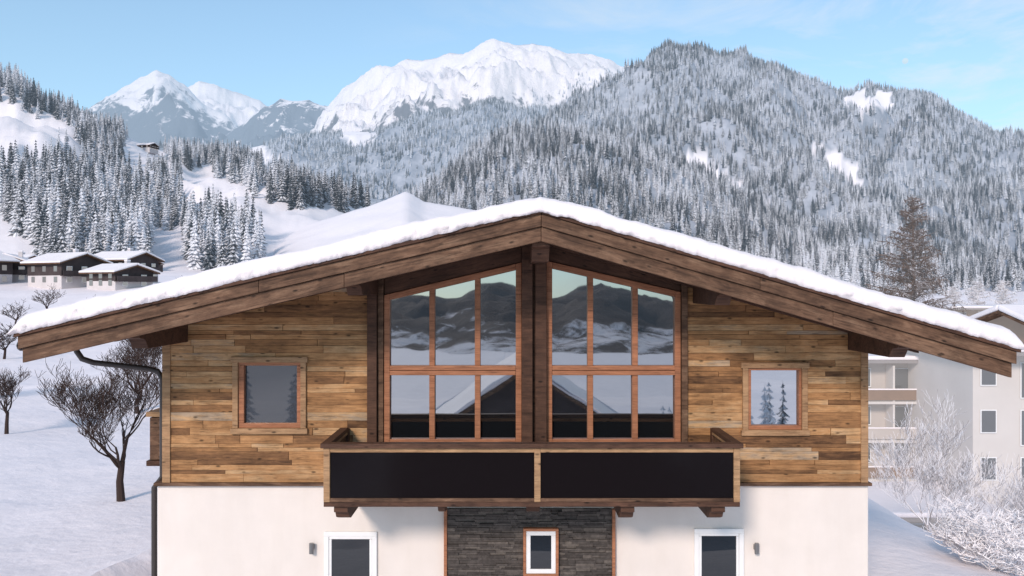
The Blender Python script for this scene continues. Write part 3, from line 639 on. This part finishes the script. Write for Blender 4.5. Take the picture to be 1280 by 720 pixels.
small_house('neighbour_house',(.8,-36.5,-6.3),14,13,4.6,4.7,math.radians(180),over=1.3,sn=.4,wins=False,lower=.2)
# ------------------------------------------------------------------ town, right
M_town=plain('town_render',(.50,.45,.42),.9,.1,.12,.3); M_town2=plain('town_render_light',(.62,.58,.555),.9,.1,.08,.3); M_towng=plain('town_grey',(.27,.25,.25),.8,.1,.1,.4)
M_tw=plain('town_wood',(.24,.15,.10),.8,.1,.2,.5)
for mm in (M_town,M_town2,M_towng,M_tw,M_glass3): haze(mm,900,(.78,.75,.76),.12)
def block(name,x0,x1,y0,y1,z0,z1,fl,mat,balc=True,topwood=False,sn=.35,nw=5):
    p=empty(name)
    box('body',x0,x1,y0,y1,z0-2,z1,mat,p,0); box('roof_slab',x0-.8,x1+.8,y0-1.8,y1+.8,z1+.002,z1+.25,M_towng,p,0); box('roof_snow',x0-.8,x1+.8,y0-1.85,y1+.8,z1+.252,z1+.25+sn,M_snow,p,.12)
    fh=(z1-z0)/fl
    if topwood: box('wood_storey',x0-.04,x1+.04,y0-.04,y1+.04,z1-fh,z1-.01,M_tw,p,0)
    for f in range(fl):
        zb=z0+f*fh; w=(x1-x0)/nw
        for i in range(nw):
            a=x0+w*i+w*.2; e=a+w*(.6 if i%2 else .35); zt=zb+fh*.8; zl=zb+(fh*.08 if i%2 else fh*.35)
            box('window_frame',a-.08,e+.08,y0-.1,y0-.05,zl-.08,zt+.08,M_white,p,0); box('window_pane',a,e,y0-.12,y0-.101,zl,zt,M_glass3,p,0)
        if balc:
            box('balcony_slab',x0+.2,x1-.2,y0-1.5,y0-.13,zb-.2,zb,M_town2,p,0); box('balcony_rail',x0+.2,x1-.2,y0-1.5,y0-1.42,zb+.12,zb+.95,M_tw if f%2 else M_town,p,0)
            box('balcony_snow',x0+.2,x1-.2,y0-1.56,y0-1.36,zb+.952,zb+1.06,M_snow,p,.03); 
            for i in range(1,nw,2): box('divider',x0+w*i-.08,x0+w*i+.08,y0-1.4,y0-.13,zb+.002,zb+fh-.22,M_town2,p,0)
block('apartment_building',22,37.2,52.5,64,-12,.6,4,M_town)
block('apartment_building',32.9,50,43,56,-11.5,2.0,4,M_town2,balc=False,topwood=False,nw=6)
block('apartment_building',50,80,100,115,-10,-1,3,M_town2); block('apartment_building',48,66,140,150,-10,2,4,M_town); block('apartment_building',76,100,125,140,-9,3,4,M_town2,topwood=True)
block('garage_building',22,32,40,46,-12,-8.6,1,M_town2,balc=False,nw=3)
small_house('town_house',(41.5,46,2.2),9,9,1.2,1.4,math.radians(-90+8),mats=(M_tw,M_tw),wins=False)
for i,(x,y,w) in enumerate(((60,180,14),(85,200,13),(100,230,14),(125,240,15),(70,240,13))):
    small_house('town_house',(x,y,gh(x,y)+1),w,12,6,2.4,math.radians(20*i-30),mats=(M_tw,M_town2))
# moon
bpy.ops.mesh.primitive_uv_sphere_add(segments=24,ring_count=12,radius=55,location=((1132-640)/F*15000,15000,CZ+(360-76)/F*15000)); mo=bpy.context.object; mo.name='moon'
m,nt,b=mk('moon_surface'); b.inputs['Base Color'].default_value=(.8,.8,.8,1); haze(m,6000,col=(.62,.80,.92)); mo.data.materials.append(m)
# ------------------------------------------------------------------ light
EL=28; AZI=202   # sun low behind the viewer, to the left
w=bpy.data.worlds.new('World'); S.world=w; w.use_nodes=True; nt=w.node_tree; bg=nt.nodes['Background']
sk=N(nt,'ShaderNodeTexSky'); sk.sky_type='NISHITA'; sk.sun_disc=False; sk.sun_elevation=math.radians(EL); sk.sun_rotation=math.radians(AZI); sk.air_density=1.0; sk.dust_density=.8; sk.ozone_density=1.3; sk.altitude=900
tc=N(nt,'ShaderNodeTexCoord'); mp=N(nt,'ShaderNodeMapping'); mp.inputs['Scale'].default_value=(2.2,2.2,7.5); mp.inputs['Rotation'].default_value=(0,.35,.2); nt.links.new(tc.outputs['Generated'],mp.inputs[0])
n=noi(nt,mp.outputs[0],1.7,8,.62,.6); cl=ramp(nt,n,[(.42,0.0),(.68,.9)])
sx=N(nt,'ShaderNodeSeparateXYZ'); nt.links.new(tc.outputs['Generated'],sx.inputs[0]); msk=math_(nt,'ADD',math_(nt,'MULTIPLY',sx.outputs['X'],1.6),.3,True)
fc=math_(nt,'MULTIPLY',cl,msk)
veil=ramp(nt,sx.outputs['Z'],[(.0,.75),(.2,.45),(.5,.15)])
base=mixc(nt,1.0,sk.outputs[0],(1.25,1.45,1.5),'MULTIPLY')
c=mixc(nt,veil,base,(3.7,5.2,6.0)); c=mixc(nt,fc,c,(6.0,6.2,6.35)); nt.links.new(c,bg.inputs[0]); bg.inputs[1].default_value=.14
sd=bpy.data.lights.new('sun','SUN'); sd.energy=2.9; sd.angle=math.radians(10); sd.color=(1,.84,.73); so=bpy.data.objects.new('sun',sd); S.collection.objects.link(so)
a=math.radians(AZI); tosun=Vector((math.sin(a)*math.cos(math.radians(EL)),math.cos(a)*math.cos(math.radians(EL)),math.sin(math.radians(EL))))
so.rotation_euler=tosun.to_track_quat('Z','Y').to_euler(); so.location=(-20,-30,30)
S.view_settings.view_transform='Standard'; S.view_settings.look='None'; S.view_settings.exposure=0
cd=bpy.data.cameras.new('camera'); cd.sensor_width=36; cd.lens=36*F/1280; cd.clip_end=40000; cd.clip_start=.1
co=bpy.data.objects.new('camera',cd); S.collection.objects.link(co); co.location=(0,CY,CZ); co.rotation_euler=(math.radians(90),0,0); S.camera=co
